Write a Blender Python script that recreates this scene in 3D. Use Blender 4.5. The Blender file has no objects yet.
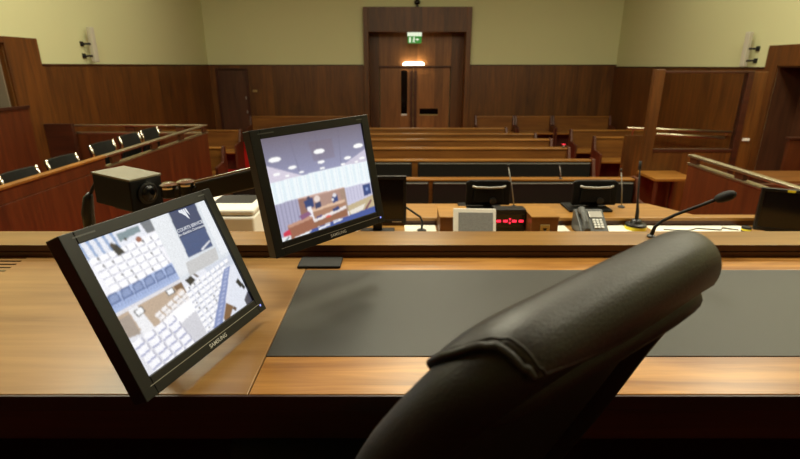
import bpy, bmesh, math, random
import numpy as np
from mathutils import Vector, Matrix
random.seed(7)
SC = bpy.context.scene
COL = SC.collection
R = math.radians
PI = math.pi

# ------------------------------------------------------------------ materials
def srgb(r, g, b):
    def f(c):
        c /= 255.0
        return c / 12.92 if c <= .04045 else ((c + .055) / 1.055) ** 2.4
    return (f(r), f(g), f(b), 1.0)

def new_mat(name):
    m = bpy.data.materials.new(name); m.use_nodes = True
    nt = m.node_tree
    return m, nt, nt.nodes['Principled BSDF'], nt.nodes.new, nt.links.new

def plain(name, c, rough=.5, metal=0.0, spec=.5, bump=0.0, bscale=200.0, var=0.0):
    m, nt, p, N, Lk = new_mat(name)
    p.inputs['Base Color'].default_value = c
    p.inputs['Roughness'].default_value = rough
    p.inputs['Metallic'].default_value = metal
    p.inputs['Specular IOR Level'].default_value = spec
    if bump or var:
        tc = N('ShaderNodeTexCoord'); no = N('ShaderNodeTexNoise')
        no.inputs['Scale'].default_value = bscale; no.inputs['Detail'].default_value = 4
        Lk(tc.outputs['Object'], no.inputs['Vector'])
        if bump:
            b = N('ShaderNodeBump'); b.inputs['Strength'].default_value = bump; b.inputs['Distance'].default_value = .002
            Lk(no.outputs['Fac'], b.inputs['Height']); Lk(b.outputs['Normal'], p.inputs['Normal'])
        if var:
            mx = N('ShaderNodeMix'); mx.data_type = 'RGBA'
            mx.inputs[6].default_value = tuple(x * (1 - var) for x in c[:3]) + (1,)
            mx.inputs[7].default_value = tuple(min(1, x * (1 + var)) for x in c[:3]) + (1,)
            Lk(no.outputs['Fac'], mx.inputs[0]); Lk(mx.outputs[2], p.inputs['Base Color'])
    return m

def wood(name, c1, c2, axis='X', grain=1.0, rough=.35, plank=None, spec=.5, contrast=1.0):
    """c1 dark / c2 light veneer; the grain runs along `axis`; plank = (axis, width) gives each veneer strip its own tint."""
    m, nt, p, N, Lk = new_mat(name)
    tc = N('ShaderNodeTexCoord')
    long, across = 1.6 * grain, 26.0 * grain
    def mapping(l, a):
        mp = N('ShaderNodeMapping')
        mp.inputs['Scale'].default_value = tuple(l if ax == axis else a for ax in 'XYZ')
        return mp
    mp = mapping(long, across)
    src = tc.outputs['Object']
    rnd = None
    if plank:
        sx = N('ShaderNodeSeparateXYZ'); Lk(tc.outputs['Object'], sx.inputs[0])
        dv = N('ShaderNodeMath'); dv.operation = 'DIVIDE'; dv.inputs[1].default_value = plank[1]
        Lk(sx.outputs['XYZ'.index(plank[0])], dv.inputs[0])
        fl = N('ShaderNodeMath'); fl.operation = 'FLOOR'; Lk(dv.outputs[0], fl.inputs[0])
        wn = N('ShaderNodeTexWhiteNoise'); wn.noise_dimensions = '1D'; Lk(fl.outputs[0], wn.inputs['W'])
        rnd = wn.outputs['Value']
        off = N('ShaderNodeVectorMath'); off.operation = 'MULTIPLY_ADD'
        off.inputs[1].default_value = (9, 9, 9); Lk(wn.outputs['Color'], off.inputs[0]); Lk(tc.outputs['Object'], off.inputs[2])
        src = off.outputs[0]
    Lk(src, mp.inputs['Vector'])
    n1 = N('ShaderNodeTexNoise'); n1.inputs['Scale'].default_value = 1.0; n1.inputs['Detail'].default_value = 7
    n1.inputs['Roughness'].default_value = .6; n1.inputs['Distortion'].default_value = .7
    Lk(mp.outputs[0], n1.inputs['Vector'])
    mp2 = mapping(.9 * grain, 5.0 * grain); Lk(src, mp2.inputs['Vector'])
    n2 = N('ShaderNodeTexNoise'); n2.inputs['Scale'].default_value = 1.0; n2.inputs['Detail'].default_value = 3
    n2.inputs['Distortion'].default_value = 1.2
    Lk(mp2.outputs[0], n2.inputs['Vector'])
    ad = N('ShaderNodeMath'); ad.operation = 'MULTIPLY_ADD'; ad.inputs[1].default_value = .55
    Lk(n1.outputs['Fac'], ad.inputs[0])
    m2 = N('ShaderNodeMath'); m2.operation = 'MULTIPLY'; m2.inputs[1].default_value = .45
    Lk(n2.outputs['Fac'], m2.inputs[0]); Lk(m2.outputs[0], ad.inputs[2])
    rp = N('ShaderNodeValToRGB')
    rp.color_ramp.elements[0].position = .5 - .17 / contrast; rp.color_ramp.elements[0].color = c1
    rp.color_ramp.elements[1].position = .5 + .17 / contrast; rp.color_ramp.elements[1].color = c2
    Lk(ad.outputs[0], rp.inputs[0])
    out = rp.outputs[0]
    if rnd is not None:
        hs = N('ShaderNodeHueSaturation')
        ma = N('ShaderNodeMapRange'); ma.inputs[3].default_value = .78; ma.inputs[4].default_value = 1.2
        Lk(rnd, ma.inputs[0]); Lk(ma.outputs[0], hs.inputs['Value']); Lk(out, hs.inputs['Color'])
        out = hs.outputs[0]
    Lk(out, p.inputs['Base Color'])
    p.inputs['Roughness'].default_value = rough
    p.inputs['Specular IOR Level'].default_value = spec
    b = N('ShaderNodeBump'); b.inputs['Strength'].default_value = .08; b.inputs['Distance'].default_value = .001
    Lk(n1.outputs['Fac'], b.inputs['Height']); Lk(b.outputs['Normal'], p.inputs['Normal'])
    return m

def glow(name, c, s):
    m, nt, p, N, Lk = new_mat(name)
    p.inputs['Base Color'].default_value = (0, 0, 0, 1)
    p.inputs['Emission Color'].default_value = c
    p.inputs['Emission Strength'].default_value = s
    return m

def glass_mat(name):
    m, nt, p, N, Lk = new_mat(name)
    p.inputs['Base Color'].default_value = (.93, .95, .92, 1)
    p.inputs['Roughness'].default_value = .0
    p.inputs['IOR'].default_value = 1.45
    p.inputs['Transmission Weight'].default_value = 1.0
    return m

def display_mat(name, s):
    """A lit display: the picture is the vertex colour of the pixel grid under a glossy panel."""
    m, nt, p, N, Lk = new_mat(name)
    at = N('ShaderNodeAttribute'); at.attribute_name = 'pixel'
    p.inputs['Base Color'].default_value = (.01, .01, .012, 1)
    p.inputs['Roughness'].default_value = .35
    Lk(at.outputs['Color'], p.inputs['Emission Color'])
    p.inputs['Emission Strength'].default_value = s
    return m

M = {}
M['plaster'] = plain('cream_plaster', srgb(205, 206, 160), .85, bump=.15, bscale=60, var=.03, spec=.2)
M['ceiling'] = plain('ceiling_plaster', srgb(215, 210, 180), .9, spec=.2)
M['carpet'] = plain('red_carpet', srgb(170, 22, 19), .95, bump=.4, bscale=400, var=.15, spec=.1)
M['dais'] = plain('dark_carpet', srgb(60, 20, 18), .95, bump=.4, bscale=400, spec=.1)
M['wain_x'] = wood('walnut_panelling', srgb(68, 38, 11), srgb(110, 67, 22), 'Z', .8, .42, ('X', .31))
M['wain_y'] = wood('walnut_panelling_side', srgb(70, 38, 11), srgb(114, 67, 22), 'Z', .8, .42, ('Y', .31))
M['red_x'] = wood('mahogany_panel', srgb(58, 26, 10), srgb(90, 45, 17), 'Z', .8, .4, ('X', .5))
M['red_y'] = wood('mahogany_panel_side', srgb(66, 28, 10), srgb(98, 47, 18), 'Z', .8, .4, ('Y', .5))
M['dark_wood'] = wood('dark_walnut', srgb(44, 20, 10), srgb(74, 36, 18), 'X', .8, .4)
M['door_wood'] = wood('door_veneer', srgb(106, 66, 30), srgb(148, 96, 48), 'Z', .8, .4, ('X', .26))
M['side_door'] = wood('dark_door_veneer', srgb(56, 32, 18), srgb(86, 52, 30), 'Z', .8, .45)
M['bench'] = wood('oak_bench', srgb(108, 68, 22), srgb(158, 106, 42), 'X', .7, .36)
M['bench_face'] = wood('oak_bench_back', srgb(88, 52, 18), srgb(130, 84, 34), 'X', .7, .4)
M['pew_end'] = wood('dark_pew_end', srgb(58, 26, 12), srgb(88, 42, 20), 'Z', .8, .42)
M['desk_left'] = wood('walnut_desktop', srgb(124, 88, 46), srgb(172, 132, 80), 'X', .8, .3, contrast=1.0)
M['desk_strip'] = wood('walnut_edge_strip', srgb(136, 88, 36), srgb(196, 142, 72), 'X', 1.1, .3, contrast=1.6)
M['ledge'] = wood('walnut_ledge', srgb(110, 77, 32), srgb(156, 116, 58), 'X', .8, .3)
M['reg_wood'] = wood('oak_desk', srgb(126, 86, 34), srgb(176, 130, 64), 'X', .7, .36)
M['riser'] = wood('dark_riser', srgb(52, 24, 10), srgb(84, 44, 20), 'X', .8, .4)
M['nosing'] = wood('dark_nosing', srgb(34, 16, 8), srgb(56, 28, 14), 'X', .8, .4)
M['lectern'] = wood('lectern_veneer', srgb(84, 50, 22), srgb(120, 76, 36), 'X', 1.0, .4)
M['mat'] = plain('grey_leather_inset', srgb(48, 48, 42), .46, bump=.25, bscale=500, var=.06)
M['plastic'] = plain('black_plastic', srgb(20, 20, 20), .38, bump=.1, bscale=900)
M['bezel'] = plain('monitor_plastic', srgb(15, 15, 15), .4, spec=.4)
M['gloss'] = plain('dark_panel', srgb(14, 14, 15), .16)
M['matt_black'] = plain('matt_black_plastic', srgb(6, 6, 6), .55, spec=.2)
M['rubber'] = plain('black_rubber', srgb(15, 15, 15), .7)
M['leather'] = plain('black_leather', srgb(36, 35, 32), .44, bump=.3, bscale=350, spec=.5)
M['leather_dull'] = plain('black_leather_back', srgb(15, 14, 13), .55, bump=.3, bscale=350)
M['cushion'] = plain('black_vinyl', srgb(15, 17, 15), .5, spec=.3, bump=.2, bscale=300)
M['piping'] = plain('grey_piping', srgb(92, 92, 84), .5)
M['chrome'] = plain('chrome', srgb(225, 222, 215), .14, 1.0)
M['steel'] = plain('brushed_steel', srgb(200, 190, 165), .34, 1.0)
M['silver'] = plain('silver_paint', srgb(170, 168, 162), .35, .6)
M['brass'] = plain('dull_brass', srgb(176, 160, 110), .4, .8)
M['white'] = plain('white_plastic', srgb(232, 230, 222), .45)
M['grey'] = plain('grey_plastic', srgb(150, 148, 140), .5)
M['speaker_face'] = plain('pale_grey_speaker', srgb(182, 178, 160), .6)
M['phone'] = plain('charcoal_plastic', srgb(76, 78, 78), .38)
M['key'] = plain('pale_keys', srgb(205, 205, 200), .5)
M['paper'] = plain('white_paper', srgb(238, 234, 220), .8, spec=.2)
M['print'] = plain('grey_print', srgb(128, 130, 130), .8, bscale=180, var=.45)
M['yellow'] = plain('yellow_tape', srgb(232, 214, 40), .5)
M['beige_top'] = plain('beige_cover', srgb(122, 118, 98), .5)
M['lens'] = plain('lens_glass', srgb(6, 7, 9), .25, spec=.4)
M['glass'] = glass_mat('clear_glass')
M['slit'] = plain('dark_glazing', srgb(10, 8, 7), .12)
M['ledred'] = glow('red_led', (1, .02, .05, 1), 2.2)
M['ledblue'] = glow('blue_led', (.25, .3, 1, 1), 1.5)
M['lamp'] = glow('lit_diffuser', (1, .88, .62, 1), 13.0)
M['exit'] = glow('green_sign_face', (.06, .42, .05, 1), .55)
M['exit_white'] = glow('white_sign_mark', (.9, 1, .75, 1), .9)
M['screen'] = display_mat('display_picture', 1.02)
M['text_white'] = glow('display_lettering', (.9, .93, 1, 1), .85)
M['grey_door'] = plain('pale_grey_door', srgb(128, 116, 96), .6)

# ------------------------------------------------------------------ mesh builder
class MB:
    def __init__(s): s.b = bmesh.new()
    def box(s, x0, x1, y0, y1, z0, z1, mat=None):
        v = [s.b.verts.new(p) for p in ((x0,y0,z0),(x1,y0,z0),(x1,y1,z0),(x0,y1,z0),(x0,y0,z1),(x1,y0,z1),(x1,y1,z1),(x0,y1,z1))]
        for q in ((3,2,1,0),(4,5,6,7),(0,1,5,4),(1,2,6,5),(2,3,7,6),(3,0,4,7)): s.b.faces.new([v[i] for i in q])
        return s
    def prism(s, pts, a0, a1, axis='X'):
        """extrude a closed outline (2-D) along an axis"""
        def P(p, a):
            return {'X': (a, p[0], p[1]), 'Y': (p[0], a, p[1]), 'Z': (p[0], p[1], a)}[axis]
        A = [s.b.verts.new(P(p, a0)) for p in pts]; B = [s.b.verts.new(P(p, a1)) for p in pts]
        n = len(pts)
        fs = [s.b.faces.new(A), s.b.faces.new(B[::-1])]
        for i in range(n): fs.append(s.b.faces.new([A[i], B[i], B[(i+1) % n], A[(i+1) % n]]))
        bmesh.ops.recalc_face_normals(s.b, faces=fs)
        return s
    def tube(s, pts, r, n=10, caps=True):
        pts = [Vector(p) for p in pts]
        rs = r if isinstance(r, (list, tuple)) else [r] * len(pts)
        rings = []; up = None
        for i, p in enumerate(pts):
            t = (pts[min(i+1, len(pts)-1)] - pts[max(i-1, 0)]).normalized()
            if up is None:
                up = Vector((0,0,1)) if abs(t.z) < .9 else Vector((1,0,0))
            u = (up - t * up.dot(t)).normalized(); w = t.cross(u); up = u
            rings.append([s.b.verts.new(p + (u*math.cos(2*PI*k/n) + w*math.sin(2*PI*k/n)) * rs[i]) for k in range(n)])
        fs = []
        for a, c in zip(rings, rings[1:]):
            for k in range(n): fs.append(s.b.faces.new([a[k], a[(k+1) % n], c[(k+1) % n], c[k]]))
        if caps: fs.append(s.b.faces.new(rings[0][::-1])); fs.append(s.b.faces.new(rings[-1]))
        bmesh.ops.recalc_face_normals(s.b, faces=fs)
        return s
    def lathe(s, prof, c=(0,0,0), n=24, axis=(0,0,1)):
        """prof: list of (radius, height) from c along axis"""
        ax = Vector(axis).normalized(); c = Vector(c)
        u = ax.orthogonal().normalized(); w = ax.cross(u)
        rings = [[s.b.verts.new(c + ax*h + (u*math.cos(2*PI*k/n) + w*math.sin(2*PI*k/n)) * max(r, 1e-5)) for k in range(n)] for r, h in prof]
        fs = []
        for a, d in zip(rings, rings[1:]):
            for k in range(n): fs.append(s.b.faces.new([a[k], a[(k+1) % n], d[(k+1) % n], d[k]]))
        fs.append(s.b.faces.new(rings[0][::-1])); fs.append(s.b.faces.new(rings[-1]))
        bmesh.ops.recalc_face_normals(s.b, faces=fs)
        return s
    def loft(s, rings, closed=True, caps=True):
        vs = [[s.b.verts.new(p) for p in r] for r in rings]
        n = len(vs[0]); fs = []
        for a, c in zip(vs, vs[1:]):
            for k in range(n if closed else n-1): fs.append(s.b.faces.new([a[k], a[(k+1) % n], c[(k+1) % n], c[k]]))
        if caps: fs.append(s.b.faces.new(vs[0][::-1])); fs.append(s.b.faces.new(vs[-1]))
        bmesh.ops.recalc_face_normals(s.b, faces=fs)
        return s
    def build(s, name, mat, parent=None, bevel=0.0, smooth=False, xf=None, subsurf=0, seg=2):
        if xf is not None: bmesh.ops.transform(s.b, matrix=xf, verts=s.b.verts)
        me = bpy.data.meshes.new(name); s.b.to_mesh(me); s.b.free()
        me.materials.append(mat)
        o = bpy.data.objects.new(name, me); COL.objects.link(o)
        if parent is not None:
            o.parent = parent
            o.matrix_parent_inverse = world(parent).inverted()
        if bevel:
            b = o.modifiers.new('bevel', 'BEVEL'); b.width = bevel; b.segments = seg; b.limit_method = 'ANGLE'; b.angle_limit = R(40)
            b.harden_normals = False
        if subsurf:
            d = o.modifiers.new('subsurf', 'SUBSURF'); d.levels = subsurf; d.render_levels = subsurf
        if smooth or subsurf:
            for p in me.polygons: p.use_smooth = True
        return o

def world(o):
    m = Matrix.Translation(o.location) @ o.rotation_euler.to_matrix().to_4x4()
    if o.parent is None: return m
    return world(o.parent) @ o.matrix_parent_inverse @ m

def tag(o, label, cat, group=None, kind=None):
    o['label'] = label; o['category'] = cat
    if group: o['group'] = group
    if kind: o['kind'] = kind
    return o

def thing(name, label, cat, loc, group=None):
    o = bpy.data.objects.new(name, None); COL.objects.link(o)
    o.location = loc; o.empty_display_size = .05
    return tag(o, label, cat, group)

def struct(name, loc=None, o=None):
    if o is None:
        o = bpy.data.objects.new(name, None); COL.objects.link(o); o.location = loc
    o['kind'] = 'structure'
    return o

def dup(root, delta, label=None, rz=0.0):
    """a copy of a thing with copies of its parts and sub-parts, moved by delta"""
    r = root.copy(); COL.objects.link(r); r.location = Vector(root.location) + Vector(delta); r.rotation_euler.z += rz
    if label: r['label'] = label
    for ch in list(root.children):
        c = ch.copy(); COL.objects.link(c); c.parent = r; c.matrix_parent_inverse = ch.matrix_parent_inverse
        for g in list(ch.children):
            d = g.copy(); COL.objects.link(d); d.parent = c; d.matrix_parent_inverse = g.matrix_parent_inverse
    return r

def B(*a): return MB().box(*a)

# ------------------------------------------------------------------ the room
XL, XR, YB, YF, ZC = -5.57, 6.27, 15.0, -2.4, 5.4
WZ = 2.20                                   # top of the wood panelling
struct('floor', o=B(XL-.3, XR+.3, YF-.3, YB+.6, -.1, 0).build('floor', M['carpet']))
struct('ceiling', o=B(XL-.3, XR+.3, YF-.3, YB+.6, ZC, ZC+.1).build('ceiling', M['ceiling']))
struct('dais', o=B(-2.6, 2.9, YF, 1.72, 0, .82).build('dais', M['dais']))

wb = struct('wall_back', o=MB().box(XL-.3, -1.04, YB, YB+.2, 0, ZC).box(2.02, XR+.3, YB, YB+.2, 0, ZC).box(-1.04, 2.02, YB, YB+.2, 3.75, ZC).box(-1.04, 2.02, YB+.55, YB+.6, 0, ZC).build('wall_back', M['plaster']))
MB().box(XL, -5.36, YB-.03, YB, 0, WZ).box(-4.44, -1.04, YB-.03, YB, 0, WZ).box(2.02, XR, YB-.03, YB, 0, WZ).box(-5.36, -4.44, YB-.03, YB, 2.13, WZ).build('wainscot', M['wain_x'], wb, .004)
MB().box(XL, -1.06, YB-.045, YB, WZ, WZ+.025).box(2.04, XR, YB-.045, YB, WZ, WZ+.025).build('cap_rail', M['dark_wood'], wb, .004)
MB().box(-4.33, -4.2, YB-.045, YB-.03, 1.46, 1.52).build('finger_plate', M['brass'], wb, .004)

wl = struct('wall_left', o=MB().box(XL-.2, XL, YF, 5.8, 0, ZC).box(XL-.2, XL, 7.32, YB, 0, ZC).box(XL-.2, XL, 5.8, 7.32, 2.52, ZC).build('wall_left', M['plaster']))
B(XL, XL+.03, 8.0, YB-.03, 0, WZ).build('wainscot', M['wain_y'], wl, .004)
B(XL, XL+.045, 8.0, YB-.045, WZ, WZ+.025).build('cap_rail', M['dark_wood'], wl, .004)
B(XL, XL+.03, YF, 5.4, 0, WZ).build('wainscot', M['wain_y'], wl, .004)
wr = struct('wall_right', o=MB().box(XR, XR+.2, YF, 6.2, 0, ZC).box(XR, XR+.2, 8.55, YB, 0, ZC).box(XR, XR+.2, 6.2, 8.55, 2.2, ZC).build('wall_right', M['plaster']))
B(XR-.03, XR, 8.83, YB-.03, 0, WZ-.05).build('wainscot', M['wain_y'], wr, .004)
B(XR-.045, XR, 8.83, YB-.045, WZ-.05, WZ-.025).build('cap_rail', M['dark_wood'], wr, .004)
B(XR-.03, XR, YF, 5.9, 0, WZ-.05).build('wainscot', M['wain_y'], wr, .004)
wf = struct('wall_front', o=B(XL-.3, XR+.3, YF-.2, YF, 0, ZC).build('wall_front', M['plaster']))
B(XL, XR, YF, YF+.04, 0, 3.4).build('wainscot', M['wain_x'], wf)

# main double doors in their deep portal
d1 = struct('door_1', (.49, YB, 0))
MB().box(-1.04, -.9, YB-.12, YB+.5, 0, 3.75).box(1.88, 2.02, YB-.12, YB+.5, 0, 3.75).box(-.9, 1.88, YB-.12, YB+.5, 3.1, 3.75).build('door_surround', M['wain_x'], d1, .006)
MB().box(-.9, -.62, YB+.4, YB+.5, 0, 3.1).box(1.52, 1.88, YB+.4, YB+.5, 0, 3.1).build('side_panel', M['wain_x'], d1, .004)
B(-.62, 1.52, YB+.4, YB+.5, 2.19, 3.1).build('transom_panel', M['door_wood'], d1, .004)
B(-.62, 1.52, YB+.36, YB+.42, 2.15, 2.19).build('door_head', M['riser'], d1, .003)
lf = B(-.6, .395, YB+.42, YB+.48, 0, 2.15).build('door_leaf', M['door_wood'], d1, .004)
B(.03, .22, YB+.412, YB+.42, .78, 2.06).build('glazed_slit', M['slit'], lf)
B(.04, .21, YB+.405, YB+.415, .74, .79).build('slit_sill', M['white'], lf)
B(.31, .375, YB+.375, YB+.41, .3, 2.06).build('pull_handle', M['riser'], lf, .004)
lf = B(.405, 1.5, YB+.42, YB+.48, 0, 2.15).build('door_leaf', M['door_wood'], d1, .004)
B(.43, .5, YB+.375, YB+.41, .3, 2.06).build('pull_handle', M['riser'], lf, .004)
B(.6, 1.16, YB+.412, YB+.42, .78, .95).build('letter_slot', M['slit'], lf)
B(.6, 1.16, YB+.405, YB+.415, .74, .78).build('slot_sill', M['brass'], lf)

d2 = struct('door_2', (-4.9, YB, 0))
MB().box(-5.36, -5.3, YB-.06, YB, 0, 2.13).box(-4.5, -4.44, YB-.06, YB, 0, 2.13).box(-5.3, -4.5, YB-.06, YB, 2.08, 2.13).build('door_frame', M['dark_wood'], d2, .004)
lf = B(-5.3, -4.5, YB-.02, YB, 0, 2.08).build('door_leaf', M['side_door'], d2)
MB().box(-4.56, -4.53, YB-.05, YB-.02, 1.25, 1.33).box(-4.56, -4.53, YB-.05, YB-.02, .85, .93).build('hinge', M['silver'], lf)

# side portals
d3 = struct('door_3', (XL, 6.6, 0))
MB().box(XL, XL+.035, 7.32, 8.0, 0, 2.59).box(XL, XL+.035, 5.4, 5.8, 0, 2.59).box(XL, XL+.035, 5.8, 7.32, 2.5, 2.59).build('door_surround', M['wain_y'], d3, .004)
B(XL-.6, XL-.56, 5.6, 7.5, 0, 2.52).build('door_leaf', M['side_door'], d3)
MB().box(XL-.56, XL+.001, 7.30, 7.32, 0, 2.52).box(XL-.56, XL+.001, 5.8, 5.82, 0, 2.52).box(XL-.56, XL, 5.8, 7.32, 2.5, 2.54).build('jamb', M['wain_x'], d3)
B(XL-.22, XL-.06, 7.28, 7.30, 1.2, 2.46).build('jamb_panel', M['grey_door'], d3, .004)
B(XL, XL+.05, 4.4, 7.47, 0, 1.60).build('half_gate', M['red_y'], d3, .004)
B(XL, XL+.07, 4.4, 7.49, 1.60, 1.64).build('gate_cap', M['dark_wood'], d3, .004)
d4 = struct('door_4', (XR, 7.4, 0))
MB().box(XR-.035, XR, 8.55, 8.83, 0, 2.52).box(XR-.035, XR, 5.9, 6.2, 0, 2.52).box(XR-.035, XR, 6.2, 8.55, 2.19, 2.52).build('door_surround', M['wain_y'], d4, .006)
lf = B(XR+.45, XR+.5, 6.0, 8.8, 0, 2.22).build('door_leaf', M['side_door'], d4)
MB().box(XR-.001, XR+.45, 8.53, 8.55, 0, 2.22).box(XR-.001, XR+.45, 6.2, 6.22, 0, 2.22).box(XR-.001, XR+.45, 6.22, 8.53, 2.17, 2.2).build('jamb', M['side_door'], d4)
MB().lathe([(.03, 0), (.035, .02), (.02, .05), (.03, .07), (.0, .08)], (XR+.45, 8.35, 1.75), 14, (-1, 0, 0)).build('door_knob', M['silver'], lf, smooth=True)

# ------------------------------------------------------------------ fittings on the walls
t = thing('exit_sign', 'green illuminated exit sign hanging above the far double doors', 'sign', (.415, YB-.05, 2.8))
B(.22, .61, YB-.08, YB-.02, 2.8, 2.99).build('sign_face', M['exit'], t, .006)
B(.21, .62, YB-.09, YB-.01, 2.99, 3.09).build('light_housing', M['exit_white'], t, .01)
s = MB()
s.lathe([(.0, 0), (.022, .001), (.0, .002)], (.40, YB-.082, 2.95), 10, (0, -1, 0))
for a, b_ in (((.40, 2.925), (.39, 2.88)), ((.39, 2.88), (.42, 2.825)), ((.39, 2.88), (.36, 2.83)), ((.40, 2.92), (.435, 2.895)), ((.40, 2.92), (.365, 2.9)), ((.54, 2.9), (.47, 2.9)), ((.47, 2.9), (.5, 2.93)), ((.47, 2.9), (.5, 2.87))):
    s.tube([(a[0], YB-.083, a[1]), (b_[0], YB-.083, b_[1])], .011, 6)
s.box(.26, .31, YB-.0835, YB-.081, 2.825, 2.96)
s.build('running_man_mark', M['exit_white'], t)
t = thing('door_lamp', 'small lit white bulkhead lamp over the far double doors', 'lamp', (.4, YB+.36, 2.2))
B(.1, .7, YB+.3, YB+.4, 2.2, 2.215).build('lamp_base', M['white'], t, .004)
MB().prism([(.08,2.215),(.72,2.215),(.70,2.27),(.62,2.3),(.18,2.3),(.10,2.27)], YB+.24, YB+.38, 'Y').build('diffuser', M['lamp'], t, .008)
t = thing('dome_camera', 'small black dome camera on top of the far door portal', 'camera', (.48, YB+.0, 3.75))
MB().lathe([(.05, 0), (.05, .02), (.03, .03), (.03, .06)], (.48, YB-.05, 3.75), 16).build('mount', M['plastic'], t, smooth=False)
MB().lathe([(.035, 0), (.075, .02), (.085, .07), (.06, .12), (0, .14)], (.48, YB-.05, 3.81), 16).build('dome', M['gloss'], t, smooth=True)

def column_speaker(x, y, z0, z1, side, label):
    t = thing('column_speaker', label, 'speaker', (x + side*.13, y, z0), 'slim wall speakers')
    xf = Matrix.Translation((x + side*.13, y, 0)) @ Matrix.Rotation(side*R(-8), 4, 'Z')
    B(-.04, .04, -.05, .05, z0, z1).build('body', M['speaker_face'], t, .012, xf=xf)
    B(.04*side if side > 0 else -.043, .043 if side > 0 else -.04, -.036, .036, z0+.03, z1-.03).build('grille', M['speaker_face'], t, xf=xf)
    for z in (z0+.1, z0+.3):
        b = MB().box(min(x, x+side*.02), max(x, x+side*.02), y-.16, y-.08, z-.04, z+.04)
        b.tube([(x+side*.01, y-.12, z), (x+side*.08, y-.1, z), (x+side*.12, y-.03, z)], .018, 8)
        b.build('bracket', M['plastic'], t)
column_speaker(XL, 9.27, 2.26, 2.84, 1, 'slim grey column speaker bracketed to the left cream wall')
column_speaker(XR, 9.25, 2.18, 2.76, -1, 'slim grey column speaker bracketed to the right cream wall')

# ------------------------------------------------------------------ benches of the court
def bench(x0, x1, y, label, group, top=.85, cushions=None, ledge=.22, name='court_bench'):
    """y = far edge of the ledge; people on it face the judge (-Y)"""
    t = thing(name, label, 'bench', ((x0+x1)/2, y-.3, 0), group)
    B(x0, x1, y-ledge, y, top-.028, top).build('top_ledge', M['bench'], t, .006)
    B(x0+.02, x1-.02, y-ledge+.02, y-ledge+.055, .3, top-.035).build('backrest', M['bench_face'], t, .004)
    B(x0+.02, x1-.02, y-ledge-.42, y-ledge+.03, .40, .44).build('seat', M['bench'], t, .008)
    B(x0+.05, x1-.05, y-ledge-.1, y-ledge+.0, .0, .40).build('plinth', M['pew_end'], t)
    for xa, xb in ((x0, x0+.045), (x1-.045, x1)):
        MB().prism([(y-ledge-.42, 0), (y-.02, 0), (y-.02, top+.02), (y-ledge-.02, top+.02), (y-ledge-.1, .62), (y-ledge-.42, .58)], xa-.001, xb+.001, 'X').build('end_panel', M['pew_end'], t, .006)
    for ca, cb in (cushions or []):
        c = B(ca, cb, y-ledge-.055, y-ledge+.02, .47, top-.034).build('back_cushion', M['cushion'], t, .018, seg=3)
        MB().tube([(ca+.02, y-ledge-.055, top-.045), (cb-.02, y-ledge-.055, top-.045)], .007, 6).build('piping', M['piping'], c)
    return t
G = 'wooden court benches in the middle block'
bench(-2.2, 2.99, 6.15, 'nearest long wooden court bench with padded black back cushions', G, cushions=[(-2.1, -.6), (-.57, .36), (.41, 2.92)], ledge=.13)
bench(-2.2, 2.93, 7.45, 'second long court bench from the front, also padded in black', G, cushions=[(-2.1, -1.0), (-.97, .18), (.27, 2.86)], ledge=.13)
for y, x1, nm in ((8.6, 2.93, 'unpadded wooden court bench just behind the two black padded ones, red light at its end'),
                  (9.64, 2.93, 'second unpadded wooden bench behind the two padded ones'),
                  (10.45, 2.84, 'wooden court bench second from the back of the middle block'),
                  (11.4, 2.43, 'shorter wooden bench at the back of the middle block')):
    bench(-2.2, x1, y, nm, G, ledge=.16)
G = 'pews along the back wall'
for x0, x1, nm in ((2.1, 3.2, 'wooden pew at the back wall, just right of the far double doors'),
                   (3.22, 4.25, 'middle one of three wooden pews right of the far doors'),
                   (4.27, 5.9, 'wooden pew at the back wall in the far right corner'),
                   (-4.2, -1.15, 'wooden pew at the back wall, left of the far double doors')):
    bench(x0, x1, 14.1, nm, G, ledge=.1, name='pew')
G = 'side pews'
bench(3.85, 6.0, 9.9, 'nearer wooden side pew on the right, beyond the glass screen post', G, ledge=.08, name='pew')
bench(3.75, 6.0, 11.0, 'farther wooden side pew on the right side, in front of the wall', G, ledge=.08, name='pew')
bench(-5.3, -3.05, 8.6, 'nearer wooden side pew on the left, just beyond the jury box', G, ledge=.08, name='pew')
bench(-5.3, -3.5, 11.0, 'farther wooden side pew on the left, below the side door', G, ledge=.08, name='pew')

# ------------------------------------------------------------------ jury box on the left
t = thing('jury_box', 'reddish wooden jury box with a raised rail along the left wall', 'jury box', (-4.3, 5.6, 0))
B(-3.14, -3.08, 2.6, 7.92, 0, 1.17).build('front_panel', M['red_y'], t, .004)
B(XL+.04, -3.14, 7.86, 7.92, 0, 1.17).build('end_panel', M['red_x'], t, .004)
B(-3.13, -3.09, 2.6, 5.1, 1.17, 1.285).build('upper_panel', M['red_y'], t, .003)
MB().box(-3.15, -3.07, 5.1, 7.95, 1.17, 1.195).box(XL+.04, -3.15, 7.86, 7.95, 1.17, 1.195).build('cap', M['steel'], t, .004)
for y0, y1, nm, m in ((2.6, 5.1, 'wooden_rail', 'bench'), (5.1, 7.95, 'metal_rail', 'steel')):
    B(-3.14, -3.07, y0, y1, 1.285, 1.31).build(nm, M[m], t, .006)
B(XL+.05, -3.14, 7.88, 7.95, 1.285, 1.31).build('metal_rail', M['steel'], t, .006)
for y in (5.3, 6.2, 7.0, 7.85): B(-3.12, -3.09, y-.07, y+.07, 1.2, 1.287).build('rail_post', M['riser'], t)
for x in (-5.3, -4.3, -3.5): B(x-.07, x+.07, 7.895, 7.925, 1.2, 1.287).build('rail_post', M['riser'], t)
B(-3.5, -3.14, 2.6, 7.85, 1.02, 1.05).build('writing_shelf', M['bench'], t, .004)
B(XL+.04, -3.14, 2.6, 7.86, 0, .32).build('plinth', M['carpet'], t)
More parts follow.
